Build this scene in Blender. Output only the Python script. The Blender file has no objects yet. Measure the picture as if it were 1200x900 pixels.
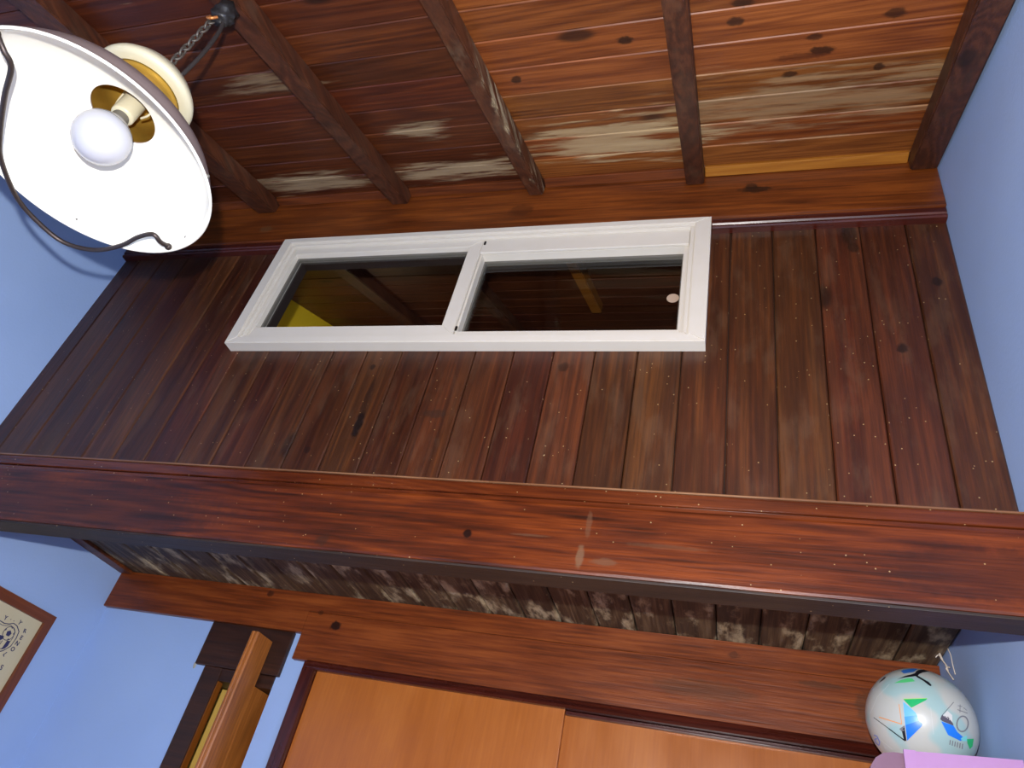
import bpy, bmesh, math, random
from mathutils import Vector, Matrix
random.seed(7)
C = bpy.context.scene.collection
H = 1.46                                   # eye height above the floor; measured heights below are from the eye

# ------------------------------------------------------------------ camera
cam_d = bpy.data.cameras.new('camera'); cam = bpy.data.objects.new('camera', cam_d); C.objects.link(cam)
right = Vector((0.954014, 0.224331, 0.198830)); down = Vector((0.014261, 0.628572, -0.777620)); fwd = Vector((-0.299424, 0.744696, 0.596468))
cam.matrix_world = Matrix(((right.x, -down.x, -fwd.x, 0), (right.y, -down.y, -fwd.y, 0), (right.z, -down.z, -fwd.z, H), (0, 0, 0, 1)))
cam_d.sensor_width = 36; cam_d.lens = 841.6 / 1200 * 36; cam_d.clip_start = .01
bpy.context.scene.camera = cam
# ------------------------------------------------------------------ world, flash, exposure
w = bpy.data.worlds.new('world'); bpy.context.scene.world = w; w.use_nodes = True
w.node_tree.nodes['Background'].inputs[0].default_value = (.8, .85, 1, 1); w.node_tree.nodes['Background'].inputs[1].default_value = .02
fl = bpy.data.lights.new('camera_flash', 'POINT'); fl.energy = 95; fl.shadow_soft_size = .012; fl.color = (1, .975, .94)
flo = bpy.data.objects.new('camera_flash', fl); C.objects.link(flo)
flo.location = Vector((0, 0, H)) - right * .035 - down * .115 - fwd * .01
vs = bpy.context.scene.view_settings
vs.view_transform = 'Standard'; vs.look = 'None'; vs.gamma = 1; vs.use_curve_mapping = False; vs.exposure = 0.75

# ------------------------------------------------------------------ room measures (x right, y into the room's far end, z from the eye)
XL, XR = -2.052, .4836
YW = 1.30            # boarded loft wall
YF = 2.005           # wall under the loft
YB = -1.6            # wall behind
SL = math.radians(24.2); TS = math.tan(SL)
ZC = 1.805           # underside of the ceiling boards at y 1.28
def zceil(y): return ZC + TS * (y - 1.28)

# ------------------------------------------------------------------ helpers
def srgb(r, g, b):
    f = lambda c: (c / 255) / 12.92 if c / 255 <= .04045 else ((c / 255 + .055) / 1.055) ** 2.4
    return (f(r), f(g), f(b), 1)
ORIG = {}
def tag(o, label, cat, group=None, kind=None):
    o['label'] = label; o['category'] = cat
    if group: o['group'] = group
    if kind: o['kind'] = kind
    return o
def empty(name, loc):
    o = bpy.data.objects.new(name, None); o.empty_display_size = .05
    o.location = (loc[0], loc[1], loc[2] + H); C.objects.link(o); ORIG[o.name] = Vector(loc)
    return o
def link(name, me, mat, parent=None, origin=(0, 0, 0), smooth=False):
    o = bpy.data.objects.new(name, me); C.objects.link(o)
    if mat and not me.materials: me.materials.append(mat)
    ORIG[o.name] = Vector(origin)
    if parent: o.parent = parent; o.location = Vector(origin) - ORIG[parent.name]
    else: o.location = Vector(origin) + Vector((0, 0, H))
    if smooth:
        for p in me.polygons: p.use_smooth = True
    return o
def obj(name, bm, mat, parent=None, smooth=False, origin=None):
    """bm is in measured coordinates; the object's origin goes to the middle of its base"""
    bmesh.ops.recalc_face_normals(bm, faces=bm.faces)
    if origin is None:
        xs = [v.co.x for v in bm.verts]; ys = [v.co.y for v in bm.verts]; zs = [v.co.z for v in bm.verts]
        origin = ((min(xs) + max(xs)) / 2, (min(ys) + max(ys)) / 2, min(zs))
    bmesh.ops.translate(bm, verts=bm.verts, vec=-Vector(origin))
    me = bpy.data.meshes.new(name); bm.to_mesh(me); bm.free()
    return link(name, me, mat, parent, origin, smooth)
def box(x0, x1, y0, y1, z0, z1, bev=0, bm=None):
    b = bmesh.new()
    vs_ = [b.verts.new((x, y, z)) for x in (x0, x1) for y in (y0, y1) for z in (z0, z1)]
    for f in ((0, 1, 3, 2), (4, 6, 7, 5), (0, 4, 5, 1), (2, 3, 7, 6), (0, 2, 6, 4), (1, 5, 7, 3)): b.faces.new([vs_[i] for i in f])
    bmesh.ops.recalc_face_normals(b, faces=b.faces)
    if bev: bmesh.ops.bevel(b, geom=b.edges, offset=bev, segments=2, affect='EDGES', profile=.6)
    if bm is None: return b
    me = bpy.data.meshes.new('t'); b.to_mesh(me); b.free(); bm.from_mesh(me); bpy.data.meshes.remove(me)
    return bm
def extrude(poly, vec, bm=None):
    """prism: a closed 3-d polygon swept along vec"""
    b = bm or bmesh.new(); v = Vector(vec); n = len(poly)
    A = [b.verts.new(p) for p in poly]; B = [b.verts.new(Vector(p) + v) for p in poly]
    b.faces.new(A); b.faces.new(B[::-1])
    for i in range(n): b.faces.new((A[i], B[i], B[(i + 1) % n], A[(i + 1) % n]))
    return b
def lathe(prof, c, seg=64, closed=False, bm=None):
    b = bm or bmesh.new(); rings = []
    for r, z in prof:
        if r < 1e-6: rings.append([b.verts.new((c[0], c[1], c[2] + z))])
        else: rings.append([b.verts.new((c[0] + r * math.cos(2 * math.pi * k / seg), c[1] + r * math.sin(2 * math.pi * k / seg), c[2] + z)) for k in range(seg)])
    pairs = list(zip(rings, rings[1:])) + ([(rings[-1], rings[0])] if closed else [])
    for p, q in pairs:
        for k in range(seg):
            a = [p[k % len(p)], p[(k + 1) % len(p)], q[(k + 1) % len(q)], q[k % len(q)]]
            u = []
            for v in a:
                if v not in u: u.append(v)
            if len(u) > 2: b.faces.new(u)
    return b
def spline(pts, n=10):
    P = [Vector(p) for p in pts]; P = [2 * P[0] - P[1]] + P + [2 * P[-1] - P[-2]]; out = []
    for i in range(1, len(P) - 2):
        for k in range(n):
            t = k / n; a, b, c, d = P[i - 1:i + 3]
            out.append(.5 * (2 * b + (c - a) * t + (2 * a - 5 * b + 4 * c - d) * t * t + (3 * b - a - 3 * c + d) * t ** 3))
    return out + [P[-2]]
def tube(pts, r, seg=10, bm=None, closed=False):
    b = bm or bmesh.new(); P = [Vector(p) for p in pts]; n = len(P); rings = []; up = Vector((.3, .2, 1)).normalized()
    for i, p in enumerate(P):
        d = (P[(i + 1) % n] - P[i - 1]) if closed else (P[min(i + 1, n - 1)] - P[max(i - 1, 0)])
        d.normalize(); u = d.cross(up)
        if u.length < 1e-3: u = d.cross(Vector((1, 0, 0)))
        u.normalize(); v = d.cross(u); rr = r[i] if isinstance(r, (list, tuple)) else r
        rings.append([b.verts.new(p + u * rr * math.cos(2 * math.pi * k / seg) + v * rr * math.sin(2 * math.pi * k / seg)) for k in range(seg)])
    for i in range(n if closed else n - 1):
        p, q = rings[i], rings[(i + 1) % n]
        for k in range(seg): b.faces.new((p[k], p[(k + 1) % seg], q[(k + 1) % seg], q[k]))
    if not closed: b.faces.new(rings[0][::-1]); b.faces.new(rings[-1])
    return b

# ------------------------------------------------------------------ materials
class N:
    def __init__(s, name):
        s.m = bpy.data.materials.new(name); s.m.use_nodes = True; s.t = s.m.node_tree
        s.b = s.t.nodes['Principled BSDF']
    def n(s, typ, **kw):
        x = s.t.nodes.new(typ)
        for k, v in kw.items(): setattr(x, k, v)
        return x
    def set(s, sock, v):
        if isinstance(v, bpy.types.NodeSocket): s.t.links.new(v, sock)
        else: sock.default_value = v
    def math(s, op, a, b=0.0, c=None, clamp=False):
        x = s.n('ShaderNodeMath', operation=op, use_clamp=clamp); s.set(x.inputs[0], a); s.set(x.inputs[1], b)
        if c is not None: s.set(x.inputs[2], c)
        return x.outputs[0]
    def vec(s, op, a, b=(0, 0, 0), scale=None):
        x = s.n('ShaderNodeVectorMath', operation=op); s.set(x.inputs[0], a); s.set(x.inputs[1], b)
        if scale is not None: s.set(x.inputs['Scale'], scale)
        return x.outputs['Value'] if op in ('LENGTH', 'DISTANCE', 'DOT_PRODUCT') else x.outputs[0]
    def noise(s, v, scale, detail=4, rough=.55, dist=0):
        x = s.n('ShaderNodeTexNoise'); s.set(x.inputs['Vector'], v); s.set(x.inputs['Scale'], scale); s.set(x.inputs['Detail'], detail)
        s.set(x.inputs['Roughness'], rough); s.set(x.inputs['Distortion'], dist); return x.outputs['Fac']
    def ramp(s, f, stops):
        x = s.n('ShaderNodeValToRGB'); s.set(x.inputs[0], f); e = x.color_ramp.elements
        while len(e) < len(stops): e.new(.5)
        for el, (p, c) in zip(e, stops): el.position = p; el.color = c if len(c) == 4 else (*c, 1)
        return x.outputs[0]
    def mix(s, f, a, b, mode='MIX'):
        x = s.n('ShaderNodeMix', data_type='RGBA', blend_type=mode); s.set(x.inputs[0], f); s.set(x.inputs[6], a); s.set(x.inputs[7], b); return x.outputs[2]
    def rng(s, f, a, b, c=0.0, d=1.0, smooth=True):
        x = s.n('ShaderNodeMapRange', interpolation_type='SMOOTHSTEP' if smooth else 'LINEAR', clamp=True)
        for i, v in enumerate((f, a, b, c, d)): s.set(x.inputs[i], v)
        return x.outputs[0]
    def bump(s, h, strength, dist=.002):
        x = s.n('ShaderNodeBump'); s.set(x.inputs['Height'], h); x.inputs['Strength'].default_value = strength; x.inputs['Distance'].default_value = dist
        s.t.links.new(x.outputs[0], s.b.inputs['Normal'])
def plain(name, col, rough=.5, metal=0, spec=.5, noise=0, nscale=30, coat=0, bump=0):
    m = N(name); c = col
    if noise:
        co = m.n('ShaderNodeTexCoord').outputs['Object']; f = m.noise(co, nscale, 5)
        c = m.mix(f, tuple(v * (1 - noise) for v in col[:3]) + (1,), tuple(min(1, v * (1 + noise)) for v in col[:3]) + (1,))
        if bump: m.bump(f, bump)
    m.set(m.b.inputs['Base Color'], c); m.set(m.b.inputs['Roughness'], rough); m.set(m.b.inputs['Metallic'], metal)
    m.set(m.b.inputs['Specular IOR Level'], spec); m.set(m.b.inputs['Coat Weight'], coat)
    return m.m
def wood(name, dark, mid, light, axis=0, rough=.36, var=.35, hue=0.0, dust=0.0, wear=(), knots=(), rknots=True, grain=.5, figure=.3, blotch=.35,
         specks=False, wearcol=(150, 135, 118), bump=.25, offs=True, spec=.5, scale=1.0, streak=0.0, weart=(1.62, 2.05), dim=.62):
    """stained timber: fine grain and figure along one axis, tone from board to board, knots, rubbed and dusty places"""
    srgb = lambda *c: tuple(v * dim * t for v, t in zip(globals()['srgb'](*c)[:3], (1.06, .96, .68))) + (1,)
    m = N(name); tc = m.n('ShaderNodeTexCoord').outputs['Object']; P = m.n('ShaderNodeNewGeometry').outputs['Position']
    rnd = m.n('ShaderNodeObjectInfo').outputs['Random']
    co = P
    if offs:
        cx = m.n('ShaderNodeCombineXYZ'); m.set(cx.inputs[0], m.math('MULTIPLY', rnd, 37.0)); m.set(cx.inputs[1], m.math('MULTIPLY', rnd, 71.3)); m.set(cx.inputs[2], m.math('MULTIPLY', rnd, 53.7))
        co = m.vec('ADD', tc, cx.outputs[0])
    def st(al): return tuple(al if i == axis else 1.0 for i in range(3))
    fine = m.noise(m.vec('MULTIPLY', co, st(.035)), 150 * scale, 5, .65)
    figs = m.noise(m.vec('MULTIPLY', co, st(.07)), 7.0 * scale, 2, .5, .25)
    fig = m.math('MULTIPLY_ADD', m.math('SINE', m.math('MULTIPLY', figs, 95.0)), .5, .5)
    blo = m.noise(m.vec('MULTIPLY', co, st(.3)), 9 * scale, 4, .6)
    fine = m.rng(fine, .3, .7, 0.0, 1.0, False); blo = m.rng(blo, .25, .75, 0.0, 1.0, False)
    tot = grain + figure + blotch
    f = m.math('ADD', m.math('ADD', m.math('MULTIPLY', fine, grain / tot), m.math('MULTIPLY', fig, figure / tot)), m.math('MULTIPLY', blo, blotch / tot))
    col = m.ramp(f, [(.2, srgb(*dark)), (.5, srgb(*mid)), (.82, srgb(*light))])
    if streak:
        s_ = m.noise(m.vec('MULTIPLY', co, st(.02)), 24 * scale, 1, .4)
        col = m.mix(m.math('MULTIPLY', m.rng(s_, .5, .56), streak), col, m.mix(1.0, col, (.50, .28, .26, 1), 'MULTIPLY'))
    hs = m.n('ShaderNodeHueSaturation'); m.set(hs.inputs['Color'], col)
    if offs:
        m.set(hs.inputs['Value'], m.math('MULTIPLY_ADD', rnd, var, 1 - var / 2))
        r2 = m.math('FRACT', m.math('MULTIPLY', rnd, 17.31)); m.set(hs.inputs['Hue'], m.math('MULTIPLY_ADD', r2, hue, .5 - hue / 2))
    col = hs.outputs[0]
    if rknots:
        v = m.n('ShaderNodeTexVoronoi'); m.set(v.inputs['Vector'], m.vec('MULTIPLY', co, st(.45))); m.set(v.inputs['Scale'], 5.0 * scale)
        k = m.rng(v.outputs['Distance'], .06, .12, 1, 0); col = m.mix(m.math('MULTIPLY', k, .75), col, srgb(28, 14, 9))
    rg = m.math('MULTIPLY_ADD', blo, .14, rough - .07)
    if dust:
        d = m.math('MULTIPLY', m.rng(m.noise(m.vec('MULTIPLY', co, st(.35)), 17, 5, .65), .5, .68), dust)
        col = m.mix(d, col, srgb(*wearcol)); rg = m.math('MULTIPLY_ADD', d, .35, rg)
    for (cx_, cy_, cz_, rx, ry, rz, amt) in wear:
        q = m.vec('LENGTH', m.vec('DIVIDE', m.vec('SUBTRACT', P, (cx_, cy_, cz_ + H)), (rx, ry, rz)))
        wn = m.noise(m.vec('MULTIPLY', P, st(.10)), 40, 6, .65)
        d = m.math('MULTIPLY', m.rng(m.math('MULTIPLY_ADD', wn, 2.4, m.rng(q, .0, 1.25, 1, 0, False)), *weart), amt)
        col = m.mix(d, col, m.mix(wn, srgb(*[c * .72 for c in wearcol]), srgb(*wearcol))); rg = m.math('MULTIPLY_ADD', d, .3, rg)
    for (cx_, cy_, cz_, rx, ry, rz, c3, amt) in knots:
        wob = m.vec('SCALE', m.vec('SUBTRACT', m.n('ShaderNodeTexNoise').outputs['Color'], (.5, .5, .5)), scale=.0)
        q = m.vec('LENGTH', m.vec('DIVIDE', m.vec('SUBTRACT', P, (cx_, cy_, cz_ + H)), (rx, ry, rz)))
        q = m.math('ADD', q, m.math('MULTIPLY', m.math('SUBTRACT', m.noise(P, 70, 3), .5), .9))
        col = m.mix(m.math('MULTIPLY', m.rng(q, .55, 1.0, 1, 0), amt), col, srgb(*c3))
    if specks:
        v = m.n('ShaderNodeTexVoronoi'); m.set(v.inputs['Vector'], P); m.set(v.inputs['Scale'], 60.0)
        cl = m.noise(P, 6.0, 3)
        d = m.math('MULTIPLY', m.math('LESS_THAN', v.outputs['Distance'], .082), m.math('GREATER_THAN', cl, .44))
        sp = m.n('ShaderNodeSeparateColor'); m.set(sp.inputs[0], v.outputs['Color']); d = m.math('MULTIPLY', d, m.math('GREATER_THAN', sp.outputs[0], .45))
        col = m.mix(d, col, srgb(205, 180, 150))
    m.set(m.b.inputs['Base Color'], col); m.set(m.b.inputs['Roughness'], rg); m.set(m.b.inputs['Specular IOR Level'], spec)
    m.bump(m.math('ADD', fine, m.math('MULTIPLY', blo, 1.5)), bump, .0012)
    return m.m

def wallpaint(name, a, b):
    m = N(name); P = m.n('ShaderNodeNewGeometry').outputs['Position']
    f = m.noise(P, 2.2, 3); g = m.noise(P, 120, 3)
    m.set(m.b.inputs['Base Color'], m.mix(m.rng(f, .3, .7), srgb(*a), srgb(*b))); m.set(m.b.inputs['Roughness'], .62)
    m.set(m.b.inputs['Specular IOR Level'], .3); m.bump(m.math('ADD', g, m.math('MULTIPLY', f, 6.0)), .12, .004)
    return m.m
M = {}
M['blue'] = wallpaint('blue_paint', (149, 174, 216), (155, 180, 221))
M['yellow'] = wallpaint('yellow_paint', (238, 204, 34), (242, 210, 42))
M['ochre'] = wallpaint('ochre_paint', (232, 190, 96), (236, 196, 104))
M['dark'] = plain('dark_void_boards', srgb(30, 18, 13), .8)
DK = (34, 17, 10)
KC = [(-.244, .751, 1.567, .022, .014, .02, DK, .85), (-.518, .828, 1.602, .016, .016, .02, DK, .8), (-.014, .739, 1.562, .02, .016, .02, DK, .8), (.161, .848, 1.611, .034, .016, .02, DK, .85), (.145, .807, 1.592, .022, .012, .02, DK, .7),
      (.102, .91, 1.639, .022, .012, .02, DK, .8), (.286, .916, 1.642, .014, .014, .02, DK, .8), (.29, .77, 1.576, .026, .018, .02, DK, .75), (0.0, .693, 1.541, .03, .018, .02, DK, .8), (.12, .86, 1.615, .07, .014, .02, (70, 30, 18), .55)]
KL = [(.339, 1.3, 1.157, .013, .02, .018, DK, .85), (.434, 1.3, 1.361, .014, .02, .018, DK, .8), (.269, 1.3, 1.49, .016, .02, .024, DK, .7), (-.893, 1.3, .907, .013, .02, .05, (24, 12, 10), .95), (-.898, 1.3, .99, .010, .02, .08, (40, 20, 14), .6), (-.918, 1.3, 1.092, .009, .02, .012, DK, .8),
      (-.404, 1.3, 1.097, .016, .02, .018, DK, .6), (-.698, 1.3, .945, .04, .02, .016, (58, 40, 34), .6), (-1.004, 1.3, .825, .012, .02, .012, DK, .7)]
M['loft'] = wood('loft_wall_stain', (68, 36, 22), (88, 48, 28), (116, 64, 34), 2, rough=.42, dim=.53, var=.36, hue=.018, dust=.16, specks=True, wearcol=(140, 112, 94), streak=.45, knots=KL, figure=.2)
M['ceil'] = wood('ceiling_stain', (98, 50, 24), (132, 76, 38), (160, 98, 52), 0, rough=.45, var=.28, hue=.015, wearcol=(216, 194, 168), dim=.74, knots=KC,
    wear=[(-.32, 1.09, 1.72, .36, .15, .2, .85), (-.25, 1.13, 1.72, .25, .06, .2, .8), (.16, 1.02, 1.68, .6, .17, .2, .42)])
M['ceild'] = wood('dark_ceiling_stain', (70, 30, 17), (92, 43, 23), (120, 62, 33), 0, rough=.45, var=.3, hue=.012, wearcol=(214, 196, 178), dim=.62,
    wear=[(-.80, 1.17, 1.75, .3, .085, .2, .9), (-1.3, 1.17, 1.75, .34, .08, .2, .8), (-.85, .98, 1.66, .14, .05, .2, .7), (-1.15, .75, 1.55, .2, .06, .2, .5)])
M['raft'] = wood('rafter_stain', (60, 32, 23), (82, 44, 30), (108, 62, 42), 1, rough=.5, var=.2, dust=.12, wearcol=(140, 120, 106))
M['raftw'] = wood('worn_rafter_stain', (66, 36, 25), (90, 50, 34), (112, 66, 45), 1, rough=.5, var=.1, dust=.1, wearcol=(222, 208, 192), wear=[(-.53, .85, 1.62, .06, .9, .9, 1.0)])
M['beam'] = wood('beam_stain', (54, 24, 13), (104, 45, 19), (146, 70, 28), 0, rough=.36, spec=.35, dim=.5, var=0, offs=False, rknots=False, grain=.45, figure=.2, specks=True, bump=.3,
    knots=[(-.511, 1.24, .607, .012, .05, .01, (30, 12, 8), .95), (-.826, 1.24, .566, .02, .05, .018, (70, 40, 30), .75), (-.27, 1.24, .646, .007, .05, .034, (128, 92, 78), .5), (-.278, 1.24, .580, .010, .05, .028, (140, 112, 98), .65), (-.232, 1.24, .572, .030, .05, .009, (128, 96, 82), .55), (-.384, 1.24, .614, .05, .05, .003, (128, 92, 78), .5),
    (-.12, 1.24, .612, .09, .05, .006, (120, 84, 70), .45), (.40, 1.24, .61, .2, .05, .06, (58, 26, 18), .45), (-1.5, 1.24, .6, .5, .05, .08, (50, 28, 24), .4)])  # the widest spots are broad darker patches towards the beam's ends
M['ledge'] = wood('ledge_stain', (74, 32, 20), (104, 48, 26), (130, 64, 34), 0, rough=.24, var=0, offs=False, rknots=False, grain=.4, figure=.15, specks=True, bump=.15, dim=.6)
M['under'] = wood('shaded_beam_underside', (34, 22, 16), (46, 30, 22), (60, 42, 32), 0, rough=.6, var=0, offs=False, rknots=False, specks=True, dim=.6)  # shade beneath the beam, put into the colour
M['lightened'] = wood('ledge_highlight_tint', (120, 84, 66), (146, 106, 86), (170, 132, 110), 0, rough=.3, var=0, offs=False, rknots=False, dim=.6)  # pale colour stands in for the highlight along the ledge's top edge
M['hdr'] = wood('header_stain', (84, 38, 18), (118, 56, 24), (148, 78, 36), 0, rough=.38, dim=.85, spec=.4, var=0, offs=False, rknots=False, grain=.45, figure=.16,
    knots=[(-1.166, 1.985, .63, .022, .05, .017, (34, 14, 8), .95), (-1.434, 1.985, .705, .016, .05, .012, (60, 28, 16), .8), (-1.231, 1.985, .664, .012, .05, .009, (60, 28, 16), .7), (-.08, 1.985, .59, .16, .05, .03, (92, 60, 44), .45), (.001, 1.985, .688, .02, .05, .012, (70, 34, 18), .6), (.21, 1.985, .640, .07, .05, .010, (74, 46, 34), .6), (.31, 1.985, .60, .03, .05, .05, (72, 46, 34), .55)])
M['top'] = wood('upper_header_stain', (72, 34, 16), (108, 54, 22), (144, 78, 32), 0, dim=.78, rough=.38, var=0, offs=False, rknots=False, grain=.45, figure=.15,
    knots=[(.04, 1.27, 1.708, .05, .05, .018, (40, 20, 13), .9), (.03, 1.27, 1.722, .02, .05, .02, (30, 16, 11), .7), (-.62, 1.27, 1.68, .05, .05, .03, (60, 26, 14), .5), (-1.5, 1.27, 1.66, .03, .05, .02, (100, 78, 60), .5)])
M['sof'] = wood('soffit_weathered', (50, 36, 28), (80, 62, 50), (120, 102, 88), 1, rough=.62, var=.45, dust=.85, dim=.85, wearcol=(206, 194, 180), figure=.25)
M['panel'] = wood('varnished_panel', (172, 98, 42), (184, 108, 48), (196, 120, 56), 2, rough=.33, var=.08, rknots=False, grain=.3, figure=.06, blotch=.6, bump=.06, dim=.74)
M['maroon'] = wood('maroon_moulding', (62, 22, 20), (78, 30, 25), (96, 38, 30), 0, rough=.28, var=.05, rknots=False, bump=.1)
M['maroonz'] = wood('maroon_upright', (62, 22, 20), (78, 30, 25), (96, 38, 30), 2, rough=.28, var=.05, rknots=False, bump=.1)
M['casing'] = wood('dark_door_casing', (46, 24, 17), (60, 32, 22), (76, 42, 28), 0, rough=.45, var=.2, rknots=False)
M['door'] = wood('brown_door', (112, 66, 30), (136, 82, 38), (158, 98, 48), 2, rough=.4, var=.05, figure=.15, dim=1.35)
M['jamb'] = wood('orange_jamb', (150, 84, 20), (164, 94, 26), (178, 106, 34), 2, rough=.5, var=.05, rknots=False)
M['pine'] = wood('glow_tinted_pine', (156, 96, 32), (178, 116, 40), (196, 134, 54), 0, rough=.45, var=.05, rknots=False)  # golden glow from the loft is put into this colour
M['lath'] = wood('stained_lath', (84, 40, 20), (110, 56, 26), (140, 74, 34), 0, rough=.45, var=.2, rknots=False)
M['white'] = plain('white_painted_metal', srgb(206, 199, 186), .38, noise=.05, nscale=14)
M['seal'] = plain('grey_glazing_seal', srgb(96, 92, 84), .5, noise=.1, nscale=60)
M['screw'] = plain('dark_screw', srgb(40, 36, 32), .5, .6, noise=.2, nscale=300)
M['paper'] = plain('aged_paper', srgb(170, 146, 124), .8, noise=.06, nscale=40)
M['enamel'] = plain('cream_enamel', srgb(236, 233, 220), .25, noise=.03, nscale=20)
M['enamelo'] = plain('underlit_mauve_enamel', srgb(122, 108, 104), .4, noise=.08, nscale=25)  # dim light on the lamp's outer side is put into this grey
M['cream'] = plain('cream_plastic', srgb(188, 180, 152), .4, noise=.03, nscale=40)
M['brass'] = plain('brass', srgb(196, 156, 64), .38, .8, noise=.1, nscale=60)
M['bulb'] = plain('opal_glass_bulb', srgb(180, 180, 186), .22, noise=.01, nscale=10)
M['iron'] = plain('dark_iron', srgb(74, 64, 60), .45, .7, noise=.35, nscale=90, bump=.3)
M['chain'] = plain('rusty_chain', srgb(98, 90, 82), .55, .6, noise=.5, nscale=160)
M['tape'] = plain('black_tape', srgb(34, 32, 32), .45, noise=.4, nscale=120, bump=.5)
M['cord'] = plain('black_cord', srgb(44, 38, 36), .6, noise=.2, nscale=90)
M['copper'] = plain('copper_wire', srgb(206, 130, 70), .4, .6, noise=.15, nscale=60)
M['mat'] = plain('cream_mount', srgb(196, 184, 150), .7, noise=.05, nscale=9)
M['navy'] = plain('navy_print', srgb(44, 44, 84), .7, noise=.1, nscale=50)
M['pframe'] = wood('brown_picture_frame', (118, 62, 40), (134, 72, 46), (148, 84, 54), 1, rough=.5, var=.05, rknots=False)
M['pframez'] = wood('brown_picture_frame_upright', (118, 62, 40), (134, 72, 46), (148, 84, 54), 2, rough=.5, var=.05, rknots=False)
M['lilac'] = plain('lilac_cloth', srgb(166, 124, 170), .7, noise=.05, nscale=60)
M['mauve'] = plain('mauve_cloth', srgb(118, 86, 106), .7, noise=.08, nscale=40)
M['string'] = plain('frayed_string', srgb(210, 196, 180), .8, noise=.2, nscale=200)
M['plaster'] = plain('chipped_plaster', srgb(170, 166, 150), .9, noise=.2, nscale=150)
M['floor'] = wood('floor_boards', (110, 70, 40), (130, 86, 52), (150, 102, 64), 1, rough=.5, var=.2)
g = N('window_glass'); out = g.t.nodes['Material Output']
tr = g.n('ShaderNodeBsdfTransparent'); tr.inputs[0].default_value = (.98, .985, .98, 1)
gl = g.n('ShaderNodeBsdfGlossy'); gl.inputs['Roughness'].default_value = .02
fr = g.n('ShaderNodeFresnel'); fr.inputs[0].default_value = 1.5; mx = g.n('ShaderNodeMixShader')
gb = g.n('ShaderNodeNewGeometry'); g.t.links.new(g.math('MULTIPLY', fr.outputs[0], g.math('SUBTRACT', 1.0, gb.outputs['Backfacing'])), mx.inputs[0]); g.t.links.new(tr.outputs[0], mx.inputs[1]); g.t.links.new(gl.outputs[0], mx.inputs[2]); g.t.links.new(mx.outputs[0], out.inputs[0])
g.t.nodes.remove(g.b); M['glass'] = g.m

# ================================================================== THE ROOM SHELL
def struct(o, label, cat): return tag(o, label, cat, kind='structure')
struct(obj('floor', box(XL - .1, XR + .1, YB - .1, 3.2, -H - .05, -H), M['floor']), 'brown boarded floor of the room', 'floor')
def side_wall(name, x0, x1, label):
    # outline in the y-z plane following the slope of the roof, dropping to the soffit under the loft
    y0, y1, y2 = YB - .1, 1.36, YF + .1
    poly = [(x0, y0, -H), (x0, y2, -H), (x0, y2, .76), (x0, y1, .76), (x0, y1, zceil(y1) + .04), (x0, y0, zceil(y0) + .04)]
    return struct(obj(name, extrude(poly, (x1 - x0, 0, 0)), M['blue']), label, 'wall')
wl = side_wall('wall_left', XL - .1, XL, 'blue painted wall with the picture frame hanging on it')
wr = side_wall('wall_right', XR, XR + .1, 'blue painted wall beside the football')
struct(obj('wall_back', box(XL - .1, XR + .1, YB - .1, YB, -H, zceil(YB) + .03), M['blue']), 'blue painted wall under the low end of the sloping roof', 'wall')
# loft side walls (seen through the window) and the far side of the loft
def loft_side(name, x0, x1, mat, label):
    y0, y1, y2 = 1.36, YF + .1, 3.2
    poly = [(x0, y0, .76), (x0, y1, .76), (x0, y1, -H), (x0, y2, -H), (x0, y2, zceil(y2) + .04), (x0, y0, zceil(y0) + .04)]
    return struct(obj(name, extrude(poly, (x1 - x0, 0, 0)), mat), label, 'wall')
loft_side('wall_left_loft', XL - .1, XL, M['yellow'], 'yellow painted loft wall seen through the window glass')
loft_side('wall_right_loft', XR, XR + .1, M['casing'], 'dark timber side wall of the loft')
struct(obj('wall_far_loft', box(XL - .1, XR + .1, 3.2, 3.3, .70, zceil(3.2) + .03), M['casing']), 'dark timber wall at the far side of the loft', 'wall')
struct(obj('wall_far', box(XL, -1.24, 2.2, 2.25, -H, .744), M['ochre']), 'ochre wall of the room beyond the narrow doorway', 'wall')

# ------------------------------------------------------------------ ceiling: deck > planks, rafters, laths
dy0, dy1 = YB - .1, 3.25
dk = [(XL - .1, dy0, zceil(dy0) + .022), (XL - .1, dy1, zceil(dy1) + .022), (XL - .1, dy1, zceil(dy1) + .06), (XL - .1, dy0, zceil(dy0) + .06)]
ceiling = struct(obj('ceiling', extrude(dk, (XR - XL + .2, 0, 0)), M['dark']), 'sloping ceiling of brown stained boards on dark rafters', 'ceiling')
def plank_mesh(name, length, wdt, th, ch=.0022, gap=.0012):
    """plank along local x, width along y, visible face down (-z), long edges chamfered to a v joint"""
    b = bmesh.new(); h = wdt / 2 - gap
    pr = [(-h, th), (-h, ch), (-h + ch, 0), (h - ch, 0), (h, ch), (h, th)]
    extrude([(-length / 2, y, z) for y, z in pr], (length, 0, 0), b)
    bmesh.ops.recalc_face_normals(b, faces=b.faces)
    me = bpy.data.meshes.new(name); b.to_mesh(me); b.free(); return me
PW = .0978
XJ = -.588
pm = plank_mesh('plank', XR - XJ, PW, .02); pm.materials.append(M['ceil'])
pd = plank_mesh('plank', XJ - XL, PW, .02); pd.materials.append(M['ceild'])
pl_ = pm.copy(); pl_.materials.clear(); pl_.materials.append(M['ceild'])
nf = int((.045 + 2.05) / PW); k = -18
for k in range(-19, 31):
    s = .045 + PW * (k + .5)                 # distance down the slope from the header
    y = 1.28 - s * math.cos(SL)
    if y < YB + .02 or y > 3.15: continue
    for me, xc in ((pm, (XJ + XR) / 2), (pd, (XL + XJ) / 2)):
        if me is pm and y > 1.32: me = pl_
        o = link('plank', me, None, ceiling, (xc, y, zceil(y))); o.rotation_euler = (SL, 0, 0)
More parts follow.
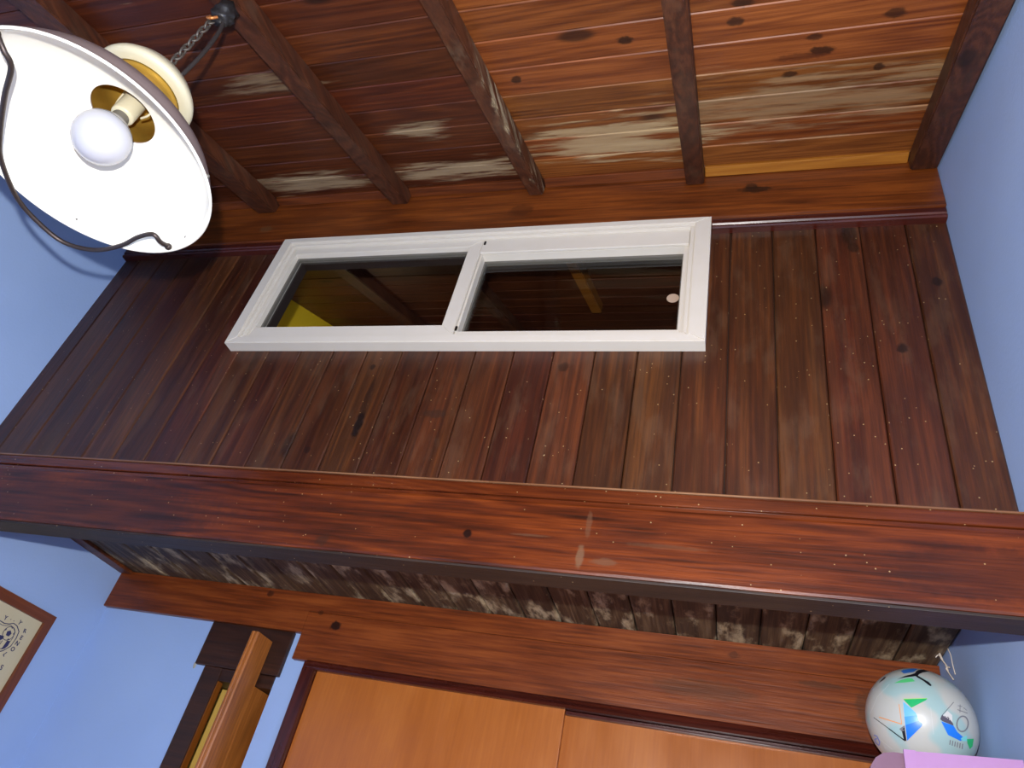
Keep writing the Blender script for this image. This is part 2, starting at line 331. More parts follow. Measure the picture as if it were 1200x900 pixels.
def rafter(x0, x1, mat, dx=0, depth=.052, y0=YB + .01, y1=1.268):
    d = depth / math.cos(SL)
    def sec(y, x0, x1): return [(x0, y, zceil(y) - d), (x1, y, zceil(y) - d), (x1, y, zceil(y) - .001), (x0, y, zceil(y) - .001)]
    b = bmesh.new(); A = [b.verts.new(p) for p in sec(y0, x0 + dx, x1 + dx)]; B = [b.verts.new(p) for p in sec(y1, x0, x1)]
    b.faces.new(A); b.faces.new(B[::-1])
    for i in range(4): b.faces.new((A[i], B[i], B[(i + 1) % 4], A[(i + 1) % 4]))
    bmesh.ops.recalc_face_normals(b, faces=b.faces)
    bmesh.ops.bevel(b, geom=b.edges, offset=.0035, segments=2, affect='EDGES')
    return obj('rafter', b, mat, ceiling)
RX = [(-1.57, -1.50), (-1.064, -1.008), (-.606, -.563), (-.146, -.097), (.418, XR - .003)]
for i, (a, b_) in enumerate(RX):
    rafter(a, b_, M['raftw'] if i == 2 else M['raft'], dx=(.06, .006, -.018, -.008, -.012)[i] * 3.2)
    rafter(a, b_, M['pine'] if i == 2 else M['raft'], y0=1.36, y1=2.2 if i == 2 else 3.15)  # one rafter's loft length is coloured brighter to look lit
rafter(-2.045, -1.99, M['raft'])
# filler laths at the foot of each bay
bays = [(XL, -1.57, 0), (-1.50, -1.064, 0), (-1.008, -.606, 0), (-.563, -.146, 0), (-.097, .418, 1)]
for a, b_, pale in bays:
    o = obj('lath', box(a + .002, b_ - .002, 1.236, 1.268, 1.776, 1.787, .002), M['pine'] if pale else M['lath'], ceiling)
    if pale: o['label'] = 'pale pine lath with the loft glow in its colour'

# ------------------------------------------------------------------ loft wall: backing > planks
OX0, OX1, OZ0, OZ1 = -1.352, -.115, 1.19, 1.56            # window opening
bw = bmesh.new()
for a in ((XL, OX0, .66, 1.84), (OX1, XR, .66, 1.84), (OX0, OX1, .66, OZ0), (OX0, OX1, OZ1, 1.84)): box(a[0], a[1], YW + .018, YW + .07, a[2], a[3], bm=bw)
loft = struct(obj('wall_loft', bw, M['dark']), 'dark brown boarded loft wall of upright planks around the white window', 'wall')
BW = .1035; x = -.022 - BW * 20
def vplank(x0, x1, pieces):
    b = bmesh.new()
    for (a, c, z0, z1, cl, cr) in pieces:
        ch = .003
        pr = [(a, YW + .018), (a, YW + (ch if cl else 0))] + ([(a + ch, YW)] if cl else []) + ([(c - ch, YW)] if cr else []) + [(c, YW + (ch if cr else 0)), (c, YW + .018)]
        extrude([(px, py, z0) for px, py in pr], (0, 0, z1 - z0), b)
    obj('plank', b, M['loft'], loft)
while x < XR:
    a, c = max(x + .001, XL), min(x + BW - .001, XR)
    if c - a > .02:
        if c < OX0 or a > OX1: vplank(a, c, [(a, c, .66, 1.62, 1, 1)])
        elif a >= OX0 and c <= OX1: vplank(a, c, [(a, c, .66, OZ0 - .002, 1, 1)])
        elif a < OX0: vplank(a, c, [(a, c, .66, OZ0 - .002, 1, 1), (a, OX0, OZ0 - .002, 1.62, 1, 0)])
        else: vplank(a, c, [(a, c, .66, OZ0 - .002, 1, 1), (OX1, c, OZ0 - .002, 1.62, 0, 1)])
    x += BW

# ------------------------------------------------------------------ top header beam, its bead
t1 = struct(obj('trim_1', box(XL + .001, XR - .001, 1.27, YW + .016, 1.60, 1.80, .003), M['top']), 'brown header beam above the window where the rafters end', 'beam')
def bead(x0, x1, mat, parent, y=1.281, z0=1.566, z1=1.599, name='bead'):
    pr = [(y + .019, z1), (y, z1)] + [(y + .001 - .004 * math.sin(a * math.pi / 6), z0 + (z1 - z0) * .45 * (1 - a / 6) ) for a in range(0, 7)] + [(y + .019, z0)]
    pr = [(y + .019, z1), (y - .004, z1), (y - .004, z0 + .016), (y, z0 + .013), (y - .003, z0 + .009), (y - .003, z0 + .004), (y, z0), (y + .019, z0)]
    return obj(name, extrude([(x0, a, b) for a, b in pr], (x1 - x0, 0, 0)), mat, parent)
bead(-.070, XR - .002, M['maroon'], t1); bead(XL + .002, -1.397, M['maroon'], t1)

# ------------------------------------------------------------------ loft edge beam with its ledge moulding
t2 = struct(obj('trim_2', box(XL + .001, XR - .001, 1.238, YW - .001, .543, .69, .006), M['beam']), 'long red-brown beam along the foot of the boarded loft wall', 'beam')
pr = [(1.3005, .742), (1.268, .742), (1.264, .7408), (1.2612, .738), (1.260, .734), (1.260, .7135), (1.2615, .712), (1.272, .711), (1.272, .7075), (1.258, .7065), (1.2565, .705), (1.256, .691), (1.3005, .691)]
obj('shade_strip', box(XL + .002, XR - .002, 1.2385, 1.299, .5375, .5428, .001), M['under'], t2)  # dark strip painted in for the shade under the beam
obj('highlight_strip', box(XL + .002, XR - .002, 1.2590, 1.2640, .7395, .7430, .0008), M['lightened'], t2)  # painted highlight line on the ledge
obj('ledge_moulding', extrude([(XL + .002, a, b) for a, b in pr], (XR - XL - .004, 0, 0)), M['ledge'], t2)

# ------------------------------------------------------------------ soffit boards under the loft
sof = struct(obj('ceiling_soffit', box(XL, XR, 1.372, 3.2, .745, .758), M['dark']), 'weathered grey-brown boarded soffit under the loft', 'ceiling')
SW = .107; x = -.15 - SW * 18
def soffit_mesh(wd):
    b = bmesh.new(); h = wd / 2 - .0015; ch = .005; th = .02; L = YF - 1.372
    p = [(-h, th), (-h, ch), (-h + ch, 0), (h - ch, 0), (h, ch), (h, th)]
    extrude([(a, -L / 2, c) for a, c in p], (0, L, 0), b); bmesh.ops.recalc_face_normals(b, faces=b.faces)
    me = bpy.data.meshes.new('soffit_plank'); b.to_mesh(me); b.free(); me.materials.append(M['sof']); return me
sm = soffit_mesh(SW)
while x < XR:
    a, c = max(x, XL), min(x + SW, XR)
    if c - a > .015: link('plank', sm if c - a > SW - .001 else soffit_mesh(c - a), None, sof, ((a + c) / 2, (1.372 + YF) / 2, .724))
    x += SW
obj('edge_strip', box(XL + .001, XL + .05, 1.372, 1.98, .712, .7235, .002), M['lath'], sof)

# ------------------------------------------------------------------ lower front wall with the narrow doorway and the closet
DX0, DX1 = -1.565, -1.312      # rough doorway
bf = bmesh.new()
for a in ((XL, DX0, -H, .744), (DX0, DX1, .56, .744), (DX1, -1.226, -H, .744)): box(a[0], a[1], YF, YF + .1, a[2], a[3], bm=bf)
struct(obj('wall_front', bf, M['blue']), 'blue painted wall under the loft around the narrow doorway', 'wall')
# header boards
t3b = bmesh.new()
poly = [(XL + .001, 1.985, .597), (-1.272, 1.985, .597), (-1.272, 1.985, .664), (XR - .001, 1.985, .664), (XR - .001, 1.985, .7225), (XL + .001, 1.985, .7225)]
extrude(poly, (0, YF - .0005 - 1.985, 0), t3b); box(-1.225, XR - .001, YF, YF + .08, .664, .7225, bm=t3b)
t3 = struct(obj('trim_3', t3b, M['hdr']), 'red-brown header board running under the soffit to the blue wall', 'beam')
t4 = struct(obj('trim_4', box(-1.272, XR - .001, 1.9855, YF - .0005, .517, .6635, .0015, box(-1.225, XR - .001, YF, YF + .08, .517, .6635)), M['hdr']), 'wide brown board above the closet doors', 'beam')
pr = [(2.004, .5165), (1.975, .5165), (1.972, .511), (1.978, .506), (1.976, .500), (1.981, .494), (2.004, .494)]
obj('moulding', extrude([(-1.212, a, b) for a, b in pr], (XR + 1.20, 0, 0)), M['maroon'], t4)

# closet: frame upright, two sliding doors
cl = empty('closet', (-.4, 2.03, -H))
tag(cl, 'orange-brown closet with sliding doors and maroon edging under the wide board', 'closet')
obj('upright', box(-1.222, -1.182, 1.978, 2.06, -H, .5155, .003), M['maroonz'], cl)
obj('upright', box(XR - .05, XR - .002, 1.978, 2.06, -H, .493, .003), M['maroonz'], cl)
obj('sliding_door', box(-1.181, -.425, 1.998, 2.016, -H + .01, .499, .002), M['panel'], cl)
obj('sliding_door', box(-.45, XR - .052, 2.022, 2.04, -H + .01, .488, .002), M['panel'], cl)
obj('top_track', box(-.424, XR - .052, 2.004, 2.02, .484, .493, .001), M['maroon'], cl)
obj('back_panel', box(-1.18, XR - .01, 2.08, 2.1, -H, .49), M['dark'], cl)

# doorway
dr = struct(empty('door_1', (-1.44, 2.03, -H)), 'narrow dark-framed doorway with a brown door standing edge-on', 'door')
obj('lintel', box(-1.602, -1.300, 1.992, 2.09, .462, .5965, .003), M['casing'], dr)
obj('head_jamb', box(-1.565, -1.312, 2.0, 2.09, .425, .4615, .002), M['casing'], dr)
obj('casing', box(-1.565, -1.4995, 1.996, 2.0255, -H, .4615, .002), M['casing'], dr)
obj('jamb', box(-1.4992, -1.497, 2.0, 2.0255, -H, .424), M['jamb'], dr)
lf = empty('door_leaf', (-1.372, 2.2, -H + .005)); lf.parent = dr; lf.location = ORIG[lf.name] - ORIG[dr.name]
pr = [(-1.386, 1.906), (-1.382, 1.902), (-1.376, 1.902), (-1.374, 1.904), (-1.371, 1.902), (-1.364, 1.902), (-1.360, 1.906), (-1.360, 1.989), (-1.386, 1.989)]
obj('edge_stile', extrude([(a, b, -H + .005) for a, b in pr], (0, 0, .557 + H - .005)), M['door'], lf)
obj('slab', box(-1.386, -1.360, 1.9895, 2.195, -H + .005, .4235, .001), M['door'], lf)
# chipped plaster beside the lintel
for q in range(7):
    b = bmesh.new(); bmesh.ops.create_icosphere(b, subdivisions=1, radius=.004 + .004 * random.random())
    bmesh.ops.scale(b, verts=b.verts, vec=(.9, .5, 1.3)); bmesh.ops.translate(b, verts=b.verts, vec=(-1.608 + .008 * random.random(), 2.0035, .455 + .006 * q))
    obj('plaster_chip', b, M['plaster'], dr)

# ================================================================== WINDOW
win = struct(empty('window_1', (-.73, 1.28, 1.145)), 'white sliding window with two panes in the boarded loft wall', 'window')
def ring(x0, x1, z0, z1, wl_, wr_, wb, wt, yf, yb, names, mat, parent, bev=.002):
    """four mitred members between an outer and an inner rectangle"""
    O = [(x0, z0), (x1, z0), (x1, z1), (x0, z1)]; I = [(x0 + wl_, z0 + wb), (x1 - wr_, z0 + wb), (x1 - wr_, z1 - wt), (x0 + wl_, z1 - wt)]; r = []
    for i in range(4):
        j = (i + 1) % 4; q = [O[i], O[j], I[j], I[i]]
        b = extrude([(a, yf, c) for a, c in q], (0, yb - yf, 0)); bmesh.ops.recalc_face_normals(b, faces=b.faces)
        if bev: bmesh.ops.bevel(b, geom=[e for e in b.edges if abs(e.verts[0].co.y - yf) < 1e-6 and abs(e.verts[1].co.y - yf) < 1e-6], offset=bev, segments=2, affect='EDGES')
        r.append(obj(names, b, mat, parent))
    return r
cx0, cx1, cz0, cz1 = -1.394, -.072, 1.147, 1.594
ring(cx0, cx1, cz0, cz1, .034, .040, .022, .022, 1.262, YW - .0005, 'casing', M['white'], win)
ring(cx0 + .0345, cx1 - .0405, cz0 + .0225, cz1 - .0225, .010, .012, .012, .010, 1.270, 1.33, 'inner_bead', M['white'], win)
# left (front) sash and right (rear) sash
def sash(x0, x1, z0, z1, wl_, wr_, wb, wt, yf, glass_y, right_):
    s = empty('sash', ((x0 + x1) / 2, yf, z0)); s.parent = win; s.location = ORIG[s.name] - ORIG[win.name]
    ring(x0, x1, z0, z1, wl_, wr_, wb, wt, yf, yf + .032, 'rail', M['white'], s, .0015)
    ring(x0 + wl_, x1 - wr_, z0 + wb, z1 - wt, .005, .005, .004, .007, glass_y - .006, glass_y + .006, 'glazing_seal', M['seal'], s, 0)
    obj('glass_pane', box(x0 + wl_ + .0052, x1 - wr_ - .0052, glass_y - .002, glass_y + .002, z0 + wb + .0042, z1 - wt - .0072), M['glass'], s)
    return s
s1 = sash(-1.3485, -.712, 1.182, 1.5605, .013, .039, .040, .026, 1.279, 1.303, 0)
s2 = sash(-.7115, -.1255, 1.182, 1.5605, .006, .014, .024, .055, 1.287, 1.319, 1)
obj('rail_cover', box(-.7110, -.126, 1.278, 1.2865, 1.505, 1.5605, .002), M['white'], win)
for px, pz, pz1 in ((-.703, 1.508, 1.552), (-.7045, 1.206, 1.214)):
    obj('screw', box(px - .004, px + .002, 1.2755, 1.279, pz1 - .014, pz1, .001), M['screw'], win)
st = lathe([(0, 0), (.0155, 0), (.0155, .0006), (0, .0006)], (0, 0, 0), 32)
bmesh.ops.rotate(st, verts=st.verts, cent=(0, 0, 0), matrix=Matrix.Rotation(math.pi / 2, 3, 'X')); bmesh.ops.translate(st, verts=st.verts, vec=(-.160, 1.3165, 1.342))
o = obj('round_sticker', st, M['paper'], win); o['label'] = 'round faded paper sticker on the glass'

# ================================================================== HANGING LAMP
LX, LY, LZ = -1.03, .486, .859
c0 = (LX, LY, LZ)
lamp = empty('pendant_lamp', c0); tag(lamp, 'enamel pendant lamp with a wide pale shade, hanging by a chain from a rafter', 'lamp')
inn = [(.2085, 0), (.2068, .003), (.202, .007), (.199, .014), (.193, .029), (.180, .048), (.158, .069), (.130, .088), (.100, .104), (.076, .113), (.056, .119)]
outp = [(.056, .1215), (.077, .116), (.102, .107), (.132, .091), (.160, .072), (.1825, .051), (.1955, .031), (.2015, .016), (.2045, .008), (.2090, .003)]
sh = obj('shade', lathe(inn[::-1], c0, 96), M['enamel'], lamp, True)
obj('shade_outside', lathe(outp, c0, 96), M['enamelo'], lamp, True)
obj('rim', lathe([(.2085 + .0026 * math.cos(a * math.pi / 4), .001 + .0026 * math.sin(a * math.pi / 4)) for a in range(8)], c0, 96, True), M['enamel'], lamp, True)
# rivets on the shade
for a in (.35, 1.25, 2.4, 4.4):
    b = bmesh.new(); bmesh.ops.create_uvsphere(b, u_segments=10, v_segments=6, radius=.004); bmesh.ops.translate(b, verts=b.verts, vec=(LX + .2015 * math.cos(a), LY + .2015 * math.sin(a), LZ + .016)); obj('rivet', b, M['seal'], lamp, True)
# brass gallery over the hole, cream dome cap
obj('gallery', lathe([(.0575, .1195), (.0575, .150), (.064, .166), (.066, .190), (.052, .212), (.030, .226), (.0, .228)], c0, 64), M['brass'], lamp, True)
obj('cap', lathe([(.0665, .186), (.078, .186), (.086, .190), (.0875, .196), (.084, .206), (.070, .226), (.045, .246), (.018, .256), (0, .257)], c0, 64), M['cream'], lamp, True)
obj('finial', lathe([(.018, .255), (.014, .262), (.006, .268), (.006, .282), (0, .283)], c0, 24), M['iron'], lamp, True)
# holder and bulb
hd = obj('lamp_holder', lathe([(0, .205), (.018, .205), (.0195, .20), (.0195, .118), (.018, .114), (0, .114)], c0, 32), M['cream'], lamp, True)
obj('screw_collar', lathe([(.0135, .114), (.0145, .110), (.0135, .106), (.0145, .102), (.0135, .098), (0, .098)], c0, 24), M['seal'], lamp, True)
bl = [(0, .004)] + [(.046 * math.sin(a * math.pi / 12), .050 - .046 * math.cos(a * math.pi / 12)) for a in range(1, 9)] + [(.0345, .081), (.026, .090), (.0165, .099), (.0135, .102), (0, .102)]
obj('bulb', lathe(bl, c0, 48), M['bulb'], lamp, True)
obj('bulb_band', lathe([(.0392, .0735), (.0398, .0745), (.0388, .0755), (.0360, .0760), (.0360, .0730)], c0, 48, True), M['seal'], lamp, True)
# inner wire loops inside the gallery
for s in (-1, 1): obj('wire_loop', tube(spline([(LX + s * .03, LY - .01, LZ + .20), (LX + s * .045, LY, LZ + .165), (LX + s * .04, LY + .012, LZ + .135), (LX + s * .02, LY + .016, LZ + .13)]), .002, 8), M['cream'], lamp, True)
# bent iron handle round one side of the rim
hp = [(.020, .198), (.024, .178), (.020, .160), (-.016, .164), (-.070, .181), (-.138, .188), (-.194, .166), (-.212, .115), (-.209, .060), (-.172, -.012), (-.130, -.056), (-.062, -.114), (-.006, -.156), (.004, -.180), (0, -.200)]
obj('iron_handle', tube(spline([(LX + a + .006, LY + b, LZ - .010 + (.012 if i in (0, len(hp) - 1) else 0)) for i, (a, b) in enumerate(hp)], 8), .0042, 10), M['iron'], lamp, True)
for a, b_ in (hp[0], hp[-1]):
    b = bmesh.new(); bmesh.ops.create_uvsphere(b, u_segments=12, v_segments=8, radius=.0065); bmesh.ops.translate(b, verts=b.verts, vec=(LX + a + .006, LY + b_, LZ + .001)); obj('handle_knob', b, M['iron'], lamp, True)
# chain to the rafter, cord beside it, taped joint
z = LZ + .278; k = 0
ztop = zceil(LY) - .057
chain = []
b0 = bmesh.new()
tube([(.0065 * math.cos(t * math.pi / 8), 0, .0115 * math.sin(t * math.pi / 8)) for t in range(16)], .0024, 6, b0, True)
lm = bpy.data.meshes.new('chain_link'); b0.to_mesh(lm); b0.free(); lm.materials.append(M['chain'])
while z < ztop - .012:
    o = link('chain_link', lm, None, lamp, (LX, LY, z + .009), True); o.rotation_euler = (0, 0, (k % 2) * math.pi / 2 + .4); z += .0178; k += 1
obj('cord', tube(spline([(LX + .03, LY + .012, LZ + .245), (LX + .036, LY + .012, LZ + .34), (LX + .03, LY + .01, LZ + .43), (LX + .022, LY + .004, LZ + .475)]), .0042, 8), M['cord'], lamp, True)
b = bmesh.new(); bmesh.ops.create_icosphere(b, subdivisions=3, radius=.027)
for v in b.verts:
    n_ = v.co.normalized(); v.co *= 1 + .22 * math.sin(9 * n_.x + 4 * n_.z) * math.cos(7 * n_.y + 5 * n_.x) + .12 * math.sin(15 * n_.z)
bmesh.ops.scale(b, verts=b.verts, vec=(.85, .8, 1.15)); bmesh.ops.translate(b, verts=b.verts, vec=(LX + .018, LY, LZ + .487)); obj('taped_joint', b, M['tape'], lamp, True)
obj('copper_loop', tube(spline([(LX + .002, LY - .006, LZ + .468), (LX + .004, LY - .012, LZ + .452), (LX + .016, LY - .012, LZ + .446), (LX + .024, LY - .008, LZ + .456)]), .003, 8), M['copper'], lamp, True)
obj('hook', tube(spline([(LX, LY, ztop + .002), (LX, LY, ztop - .012), (LX + .01, LY, ztop - .022), (LX, LY, ztop - .032), (LX - .01, LY, ztop - .022)]), .003, 8), M['iron'], lamp, True)

# ================================================================== PICTURE ON THE LEFT WALL
PX = XL
pf = empty('framed_picture', (PX + .01, 1.60, .08)); tag(pf, 'brown framed cream certificate with a navy football crest on the blue wall', 'picture')
py0, py1, pz0, pz1 = 1.36, 1.826, .085, .493
O = [(py0, pz0), (py1, pz0), (py1, pz1), (py0, pz1)]; fw = .030; I = [(py0 + fw, pz0 + fw), (py1 - fw, pz0 + fw), (py1 - fw, pz1 - fw), (py0 + fw, pz1 - fw)]
for i in range(4):
    j = (i + 1) % 4
    b = extrude([(PX + .001, a, c) for a, c in (O[i], O[j], I[j], I[i])], (.016, 0, 0)); bmesh.ops.recalc_face_normals(b, faces=b.faces)
    obj('frame_member', b, M['pframe'] if i % 2 == 0 else M['pframez'], pf)
pt = obj('certificate', box(PX + .001, PX + .008, py0 + fw + .0005, py1 - fw - .0005, pz0 + fw + .0005, pz1 - fw - .0005), M['mat'], pf)
def print_poly(pts, name='print', mat=None, th=.0006):
    return obj(name, extrude([(PX + .0081, a, c) for a, c in pts], (th, 0, 0)), mat or M['navy'], pt)
def print_line(pts, r=.0016, closed=False): return obj('crest_line', tube([(PX + .0082, a, c) for a, c in pts], r, 6, closed=closed), M['navy'], pt)
def glyph(ch, y, z, size, rot=0, name='lettering'):
    cu = bpy.data.curves.new('t', 'FONT'); cu.body = ch; cu.size = size; cu.align_x = 'CENTER'; cu.align_y = 'CENTER'; cu.extrude = .0003; cu.offset = .0004
    to = bpy.data.objects.new('t', cu); C.objects.link(to); bpy.context.view_layer.update()
    me = bpy.data.meshes.new_from_object(to.evaluated_get(bpy.context.evaluated_depsgraph_get())); bpy.data.objects.remove(to)
    me.name = name; me.materials.clear(); me.materials.append(M['navy'])
    o = link(name, me, None, pt, (PX + .0084, y, z)); o.rotation_euler = Matrix(((0, 0, 1), (1, 0, 0), (0, 1, 0))).to_euler()
    o.rotation_euler = (Matrix(((0, 0, 1), (1, 0, 0), (0, 1, 0))) @ Matrix.Rotation(rot, 3, 'Z')).to_euler()
    return o
MY = 1.663                 # the crest is symmetrical about this line
half = [(1.663, .416), (1.678, .415), (1.693, .419), (1.706, .426), (1.721, .424), (1.738, .413), (1.742, .394), (1.740, .370), (1.725, .351), (1.700, .336), (1.663, .322)]
full = half + [(2 * MY - a, c) for a, c in half[-2:0:-1]]
print_line(full, .0014, True); print_line([(MY + (a - MY) * .86, .375 + (c - .375) * .84) for a, c in full], .0009, True)
for sy in (1, -1):
    m_ = lambda p: [(MY + sy * (a - MY), c) for a, c in p]
    bc = (1.710, .397)
    print_line(m_([(bc[0] + .019 * math.cos(t * math.pi / 12), bc[1] + .019 * math.sin(t * math.pi / 12)) for t in range(24)]), .0010, True)
    print_poly(m_([(bc[0] + .009 * math.cos(t * math.tau / 5 + .3), bc[1] + .009 * math.sin(t * math.tau / 5 + .3)) for t in range(5)]), 'crest_patch')
    for t in range(5):
        a = t * math.tau / 5 + .3; print_poly(m_([(bc[0] + r_ * math.cos(a + d_), bc[1] + r_ * math.sin(a + d_)) for r_, d_ in ((.0145, 0), (.018, -.22), (.018, .22))]), 'crest_patch')
    print_poly(m_([(1.717, .352), (1.719, .379), (1.729, .381), (1.731, .368), (1.726, .358)]), 'crest_patch'); print_poly(m_([(1.686, .384), (1.698, .385), (1.702, .377), (1.694, .370)]), 'crest_patch')
    print_line(m_([(1.705, .374), (1.702, .350)]), .001); print_line(m_([(1.698, .371), (1.694, .346)]), .001)
for ch, y, z, a in (('R', 1.755, .421, .25), ('E', 1.757, .401, .05), ('N', 1.755, .383, -.1), ('O', 1.752, .365, -.3), ('L', 1.738, .345, -.6), ('Y', 1.672, .4285, .1), ('Y', 1.724, .4345, -.3)): glyph(ch, y, z, .017, a)
for q in range(2): print_poly([(1.690 + q * .012 + .0014 * math.cos(t), .4315 + .0014 * math.sin(t)) for t in (0, 1, 2, 3, 4, 5)], 'crest_patch')
glyph('S', 1.752, .311, .02)

# ================================================================== FOOTBALL, BAG, STRING
BC = Vector((.375, 1.752, .516)); BR = .104
ball_b = bmesh.new(); bmesh.ops.create_uvsphere(ball_b, u_segments=64, v_segments=40, radius=BR); bmesh.ops.translate(ball_b, verts=ball_b.verts, vec=BC)
mb = N('football_skin'); tc = mb.n('ShaderNodeTexCoord').outputs['Object']
f1 = mb.noise(tc, 13, 1); mb.set(mb.b.inputs['Base Color'], mb.mix(mb.math('MULTIPLY', mb.rng(f1, .5, .62), .75), srgb(186, 186, 180), srgb(146, 184, 186)))
mb.set(mb.b.inputs['Roughness'], .3); mb.bump(mb.noise(tc, 400, 2), .1, .0006)
ball = obj('football', ball_b, mb.m, None, True); tag(ball, 'white football with blue, green and black star prints against the right-hand wall', 'ball')
Nn = (Vector((0, 0, 0)) - BC).normalized(); Uu = (right - Nn * right.dot(Nn)).normalized(); Vv = Nn.cross(Uu).normalized()
def onball(x, y):
    # graphic units: flattened sheet of the face of the ball that is turned to the room
    dx, dy = (x - 532) / 7.5, (y - 585) / 7.5; er = (.7705, .6374); cr = (dx * er[0] + dy * er[1]) / 73.5; ct = (-dx * er[1] + dy * er[0]) / 59.0
    u, v = cr * er[0] - ct * er[1], cr * er[1] + ct * er[0]; q = min(u * u + v * v, .985); k = math.sqrt(q / max(u * u + v * v, 1e-9)); u *= k; v *= k
    return BC + (Uu * u - Vv * v + Nn * math.sqrt(1 - q)) * (BR + .0007)
def ball_print(pts, col, name='print'):
    b = bmesh.new(); vs_ = [b.verts.new((x, y, 0)) for x, y in pts]; b.faces.new(vs_); b.normal_update()
    bmesh.ops.triangulate(b, faces=b.faces)
    for _ in range(4):
        e = [q for q in b.edges if q.calc_length() > 28]
        if not e: break
        bmesh.ops.subdivide_edges(b, edges=e, cuts=1); bmesh.ops.triangulate(b, faces=b.faces)
    for v in b.verts: v.co = onball(v.co.x, v.co.y)
    key = 'ink_%d_%d_%d' % col
    if key not in M: M[key] = plain(key, srgb(*col), .35, noise=.06, nscale=80)
    return obj(name, b, M[key], ball, True)
def stroke(pts, wd, col):
    for (a, b_), (c, d) in zip(pts, pts[1:]):
        L = math.hypot(c - a, d - b_); nx, ny = -(d - b_) / L * wd / 2, (c - a) / L * wd / 2
        ball_print([(a + nx, b_ + ny), (c + nx, d + ny), (c - nx, d - ny), (a - nx, b_ - ny)], col)
BK, BL, LB, GR, OR_, GY, TE = (26, 24, 32), (30, 118, 226), (108, 184, 232), (36, 176, 104), (226, 150, 84), (118, 118, 126), (120, 206, 210)
ball_print([(405, 127), (430, 116), (520, 116), (562, 124), (520, 152), (430, 156)], (52, 112, 196))
ball_print([(370, 200), (440, 179), (500, 172), (533, 164), (543, 148), (568, 137), (612, 136), (658, 160), (602, 166), (567, 178), (554, 192), (602, 230), (641, 258), (666, 292), (652, 299), (631, 280), (597, 245), (548, 208), (533, 193), (500, 194), (440, 193)], BK, 'leaping_cat_logo')
ball_print([(335, 232), (400, 212), (460, 204), (500, 210), (524, 240), (440, 240)], (84, 196, 120))
ball_print([(405, 385), (612, 402), (600, 414), (466, 462)], GR)
ball_print([(405, 379), (612, 398), (612, 402), (405, 386)], (150, 214, 90))
ball_print([(400, 402), (462, 465), (497, 505), (508, 530), (398, 530)], LB)
ball_print([(398, 530), (508, 530), (520, 575), (398, 600)], (70, 156, 232))
ball_print([(398, 600), (520, 575), (546, 602), (540, 622), (400, 728)], BL)
stroke([(118, 505), (250, 614)], 5, BK); stroke([(250, 614), (382, 728)], 9, BK)
ball_print([(362, 640), (390, 612), (394, 732), (372, 718)], BK); ball_print([(342, 625), (392, 600), (390, 640), (362, 650)], (120, 118, 122))
stroke([(170, 508), (368, 588)], 8, OR_); stroke([(368, 588), (362, 420)], 6, OR_)
stroke([(835, 455), (722, 552)], 5, (90, 88, 100)); ball_print([(700, 582), (718, 550), (770, 570), (804, 628), (806, 646), (716, 600)], (84, 78, 92))
ball_print([(728, 556), (770, 520), (806, 560), (800, 618), (760, 580)], (206, 204, 202))
ball_print([(706, 600), (806, 646), (832, 700), (886, 758), (850, 775), (750, 715)], BL)
ball_print([(850, 752), (908, 738), (906, 782), (866, 778)], TE); ball_print([(906, 766), (966, 770), (948, 830), (922, 850), (906, 800)], GR)
ring_ = [(885 + 50 * math.cos(t * math.tau / 20) - 8 * math.sin(t * math.tau / 20), 640 + 62 * math.sin(t * math.tau / 20)) for t in range(21)]
stroke(ring_, 12, GY)
stroke([(858, 520), (942, 560)], 6, GY); stroke([(888, 480), (876, 545)], 6, GY); stroke([(866, 488), (905, 500)], 5, GY); stroke([(912, 508), (940, 535)], 5, GY)
for q in range(6): stroke([(765 + q * 20, 758 + q * 8), (755 + q * 20, 795 + q * 9)], 9, GY)
stroke([(100, 655), (130, 668), (150, 720), (138, 748), (108, 720), (104, 690), (130, 690)], 8, (96, 118, 206))
ball_print([(190, 204), (240, 160), (262, 158), (250, 178), (215, 196)], (52, 52, 62))
stroke([(632, 480), (630, 700)], 2.5, (200, 200, 200)); stroke([(290, 235), (170, 330), (85, 470)], 3, (206, 206, 204)); stroke([(150, 690), (260, 790)], 3, (206, 206, 204))

bag = empty('lilac_bag', (.38, 1.70, .10)); tag(bag, 'lilac and mauve cloth bag with the football resting on it', 'bag')
b = bmesh.new()
def slab(pts, y0, y1, bm): extrude([(a, y0, c) for a, c in pts], (0, y1 - y0, 0), bm)
slab([(.306, .10), (XR - .003, .10), (XR - .003, .4105), (.306, .3985)], 1.532, 1.86, b)
bmesh.ops.recalc_face_normals(b, faces=b.faces); obj('body', b, M['lilac'], bag)
b = extrude([(a, 1.526, c) for a, c in ((.293, .10), (.312, .10), (.312, .399), (.293, .398))], (0, .005, 0)); obj('front_binding', b, M['lilac'], bag)
b = bmesh.new(); slab([(.305, .10), (.305, .3935), (.279, .3935), (.262, .390), (.248, .380), (.239, .366), (.233, .345), (.231, .10)], 1.537, 1.80, b); bmesh.ops.recalc_face_normals(b, faces=b.faces); obj('side_pocket', b, M['mauve'], bag)
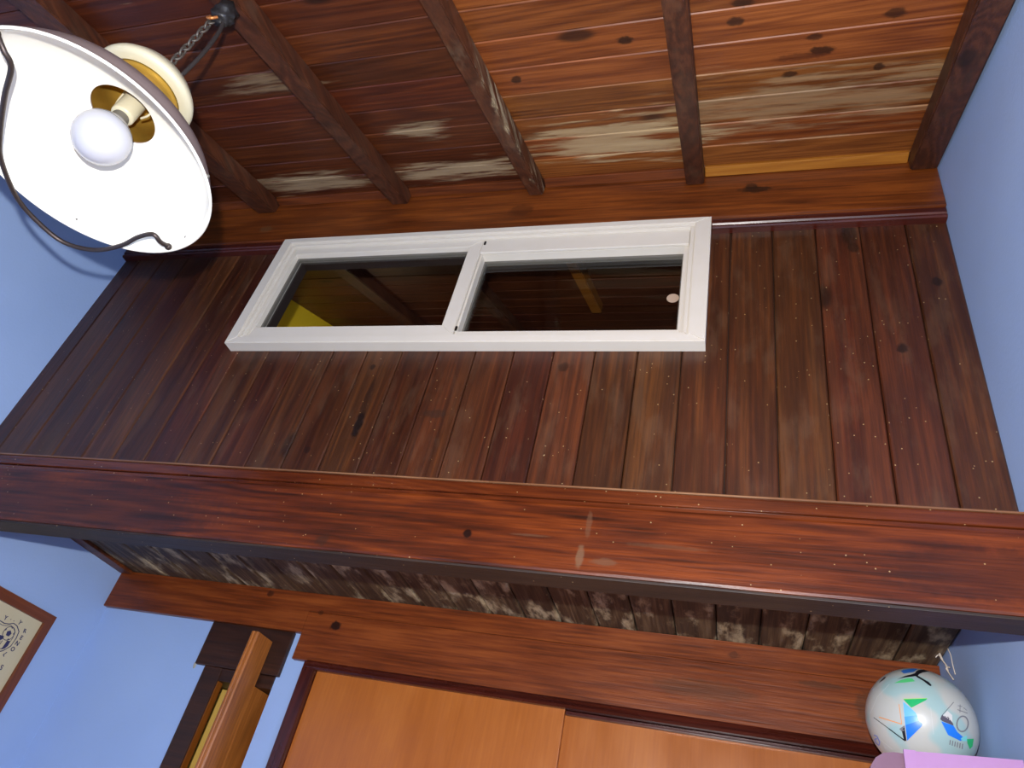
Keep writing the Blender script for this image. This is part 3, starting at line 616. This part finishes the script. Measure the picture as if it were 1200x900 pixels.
tc_ = empty('tall_cabinet', (.36, 1.7, -H)); tag(tc_, 'tall brown cabinet standing under the lilac bag', 'cabinet')
obj('carcass', box(.225, XR - .002, 1.525, 1.97, -H, .0995, .002), M['door'], tc_)
obj('door', box(.228, XR - .006, 1.505, 1.524, -H + .06, .096, .002), M['panel'], tc_)

st = empty('frayed_string', (.472, 1.88, .64)); tag(st, 'frayed pale string dangling in the corner above the football', 'string')
def strand(pts, r=.0022): obj('strand', tube(spline(pts, 6), r, 6), M['string'], st, True)
strand([(.468, 1.905, .7235), (.470, 1.895, .704), (.4735, 1.886, .690), (.473, 1.876, .672), (.478, 1.862, .650)], [.0026] * 6 + [.0018] * 6 + [.0026] * 6 + [.0014] * 7)
strand([(.478, 1.868, .7235), (.4795, 1.858, .704), (.4785, 1.852, .682), (.4802, 1.850, .658)], .0011)
strand([(.458, 1.903, .712), (.464, 1.900, .7175), (.469, 1.897, .711)], .0012)
strand([(.470, 1.879, .678), (.4735, 1.875, .682), (.4765, 1.871, .680)], .0014)

# unseen bare bulb, added to brighten the loft behind the window
lb = empty('added_loft_bulb', (-1.72, 2.55, 1.68)); tag(lb, 'unseen bare bulb added to brighten the loft behind the boarded wall', 'lamp')
b0_ = (-1.72, 2.55, 1.68)
obj('bulb', lathe([(0, 0)] + [(.03 * math.sin(a * math.pi / 12), .03 - .03 * math.cos(a * math.pi / 12)) for a in range(1, 9)] + [(.016, .062), (.013, .07), (0, .07)], b0_, 24), M['bulb'], lb, True)  # glass of the added loft bulb
obj('lamp_holder', lathe([(0, .07), (.018, .07), (.018, .12), (0, .12)], b0_, 24), M['cream'], lb, True)  # holder of the added loft bulb
obj('cord', tube([(-1.72, 2.55, 1.80), (-1.72, 2.55, zceil(2.55) - .001)], .003, 8), M['cord'], lb, True)  # cord of the added loft bulb
ll = bpy.data.lights.new('added_loft_light', 'POINT'); ll.energy = 1.5; ll.color = (1, .78, .5); ll.shadow_soft_size = .03
lo = bpy.data.objects.new('added_loft_light', ll); C.objects.link(lo); lo.location = (-1.72, 2.55, 1.68 + H - .035)
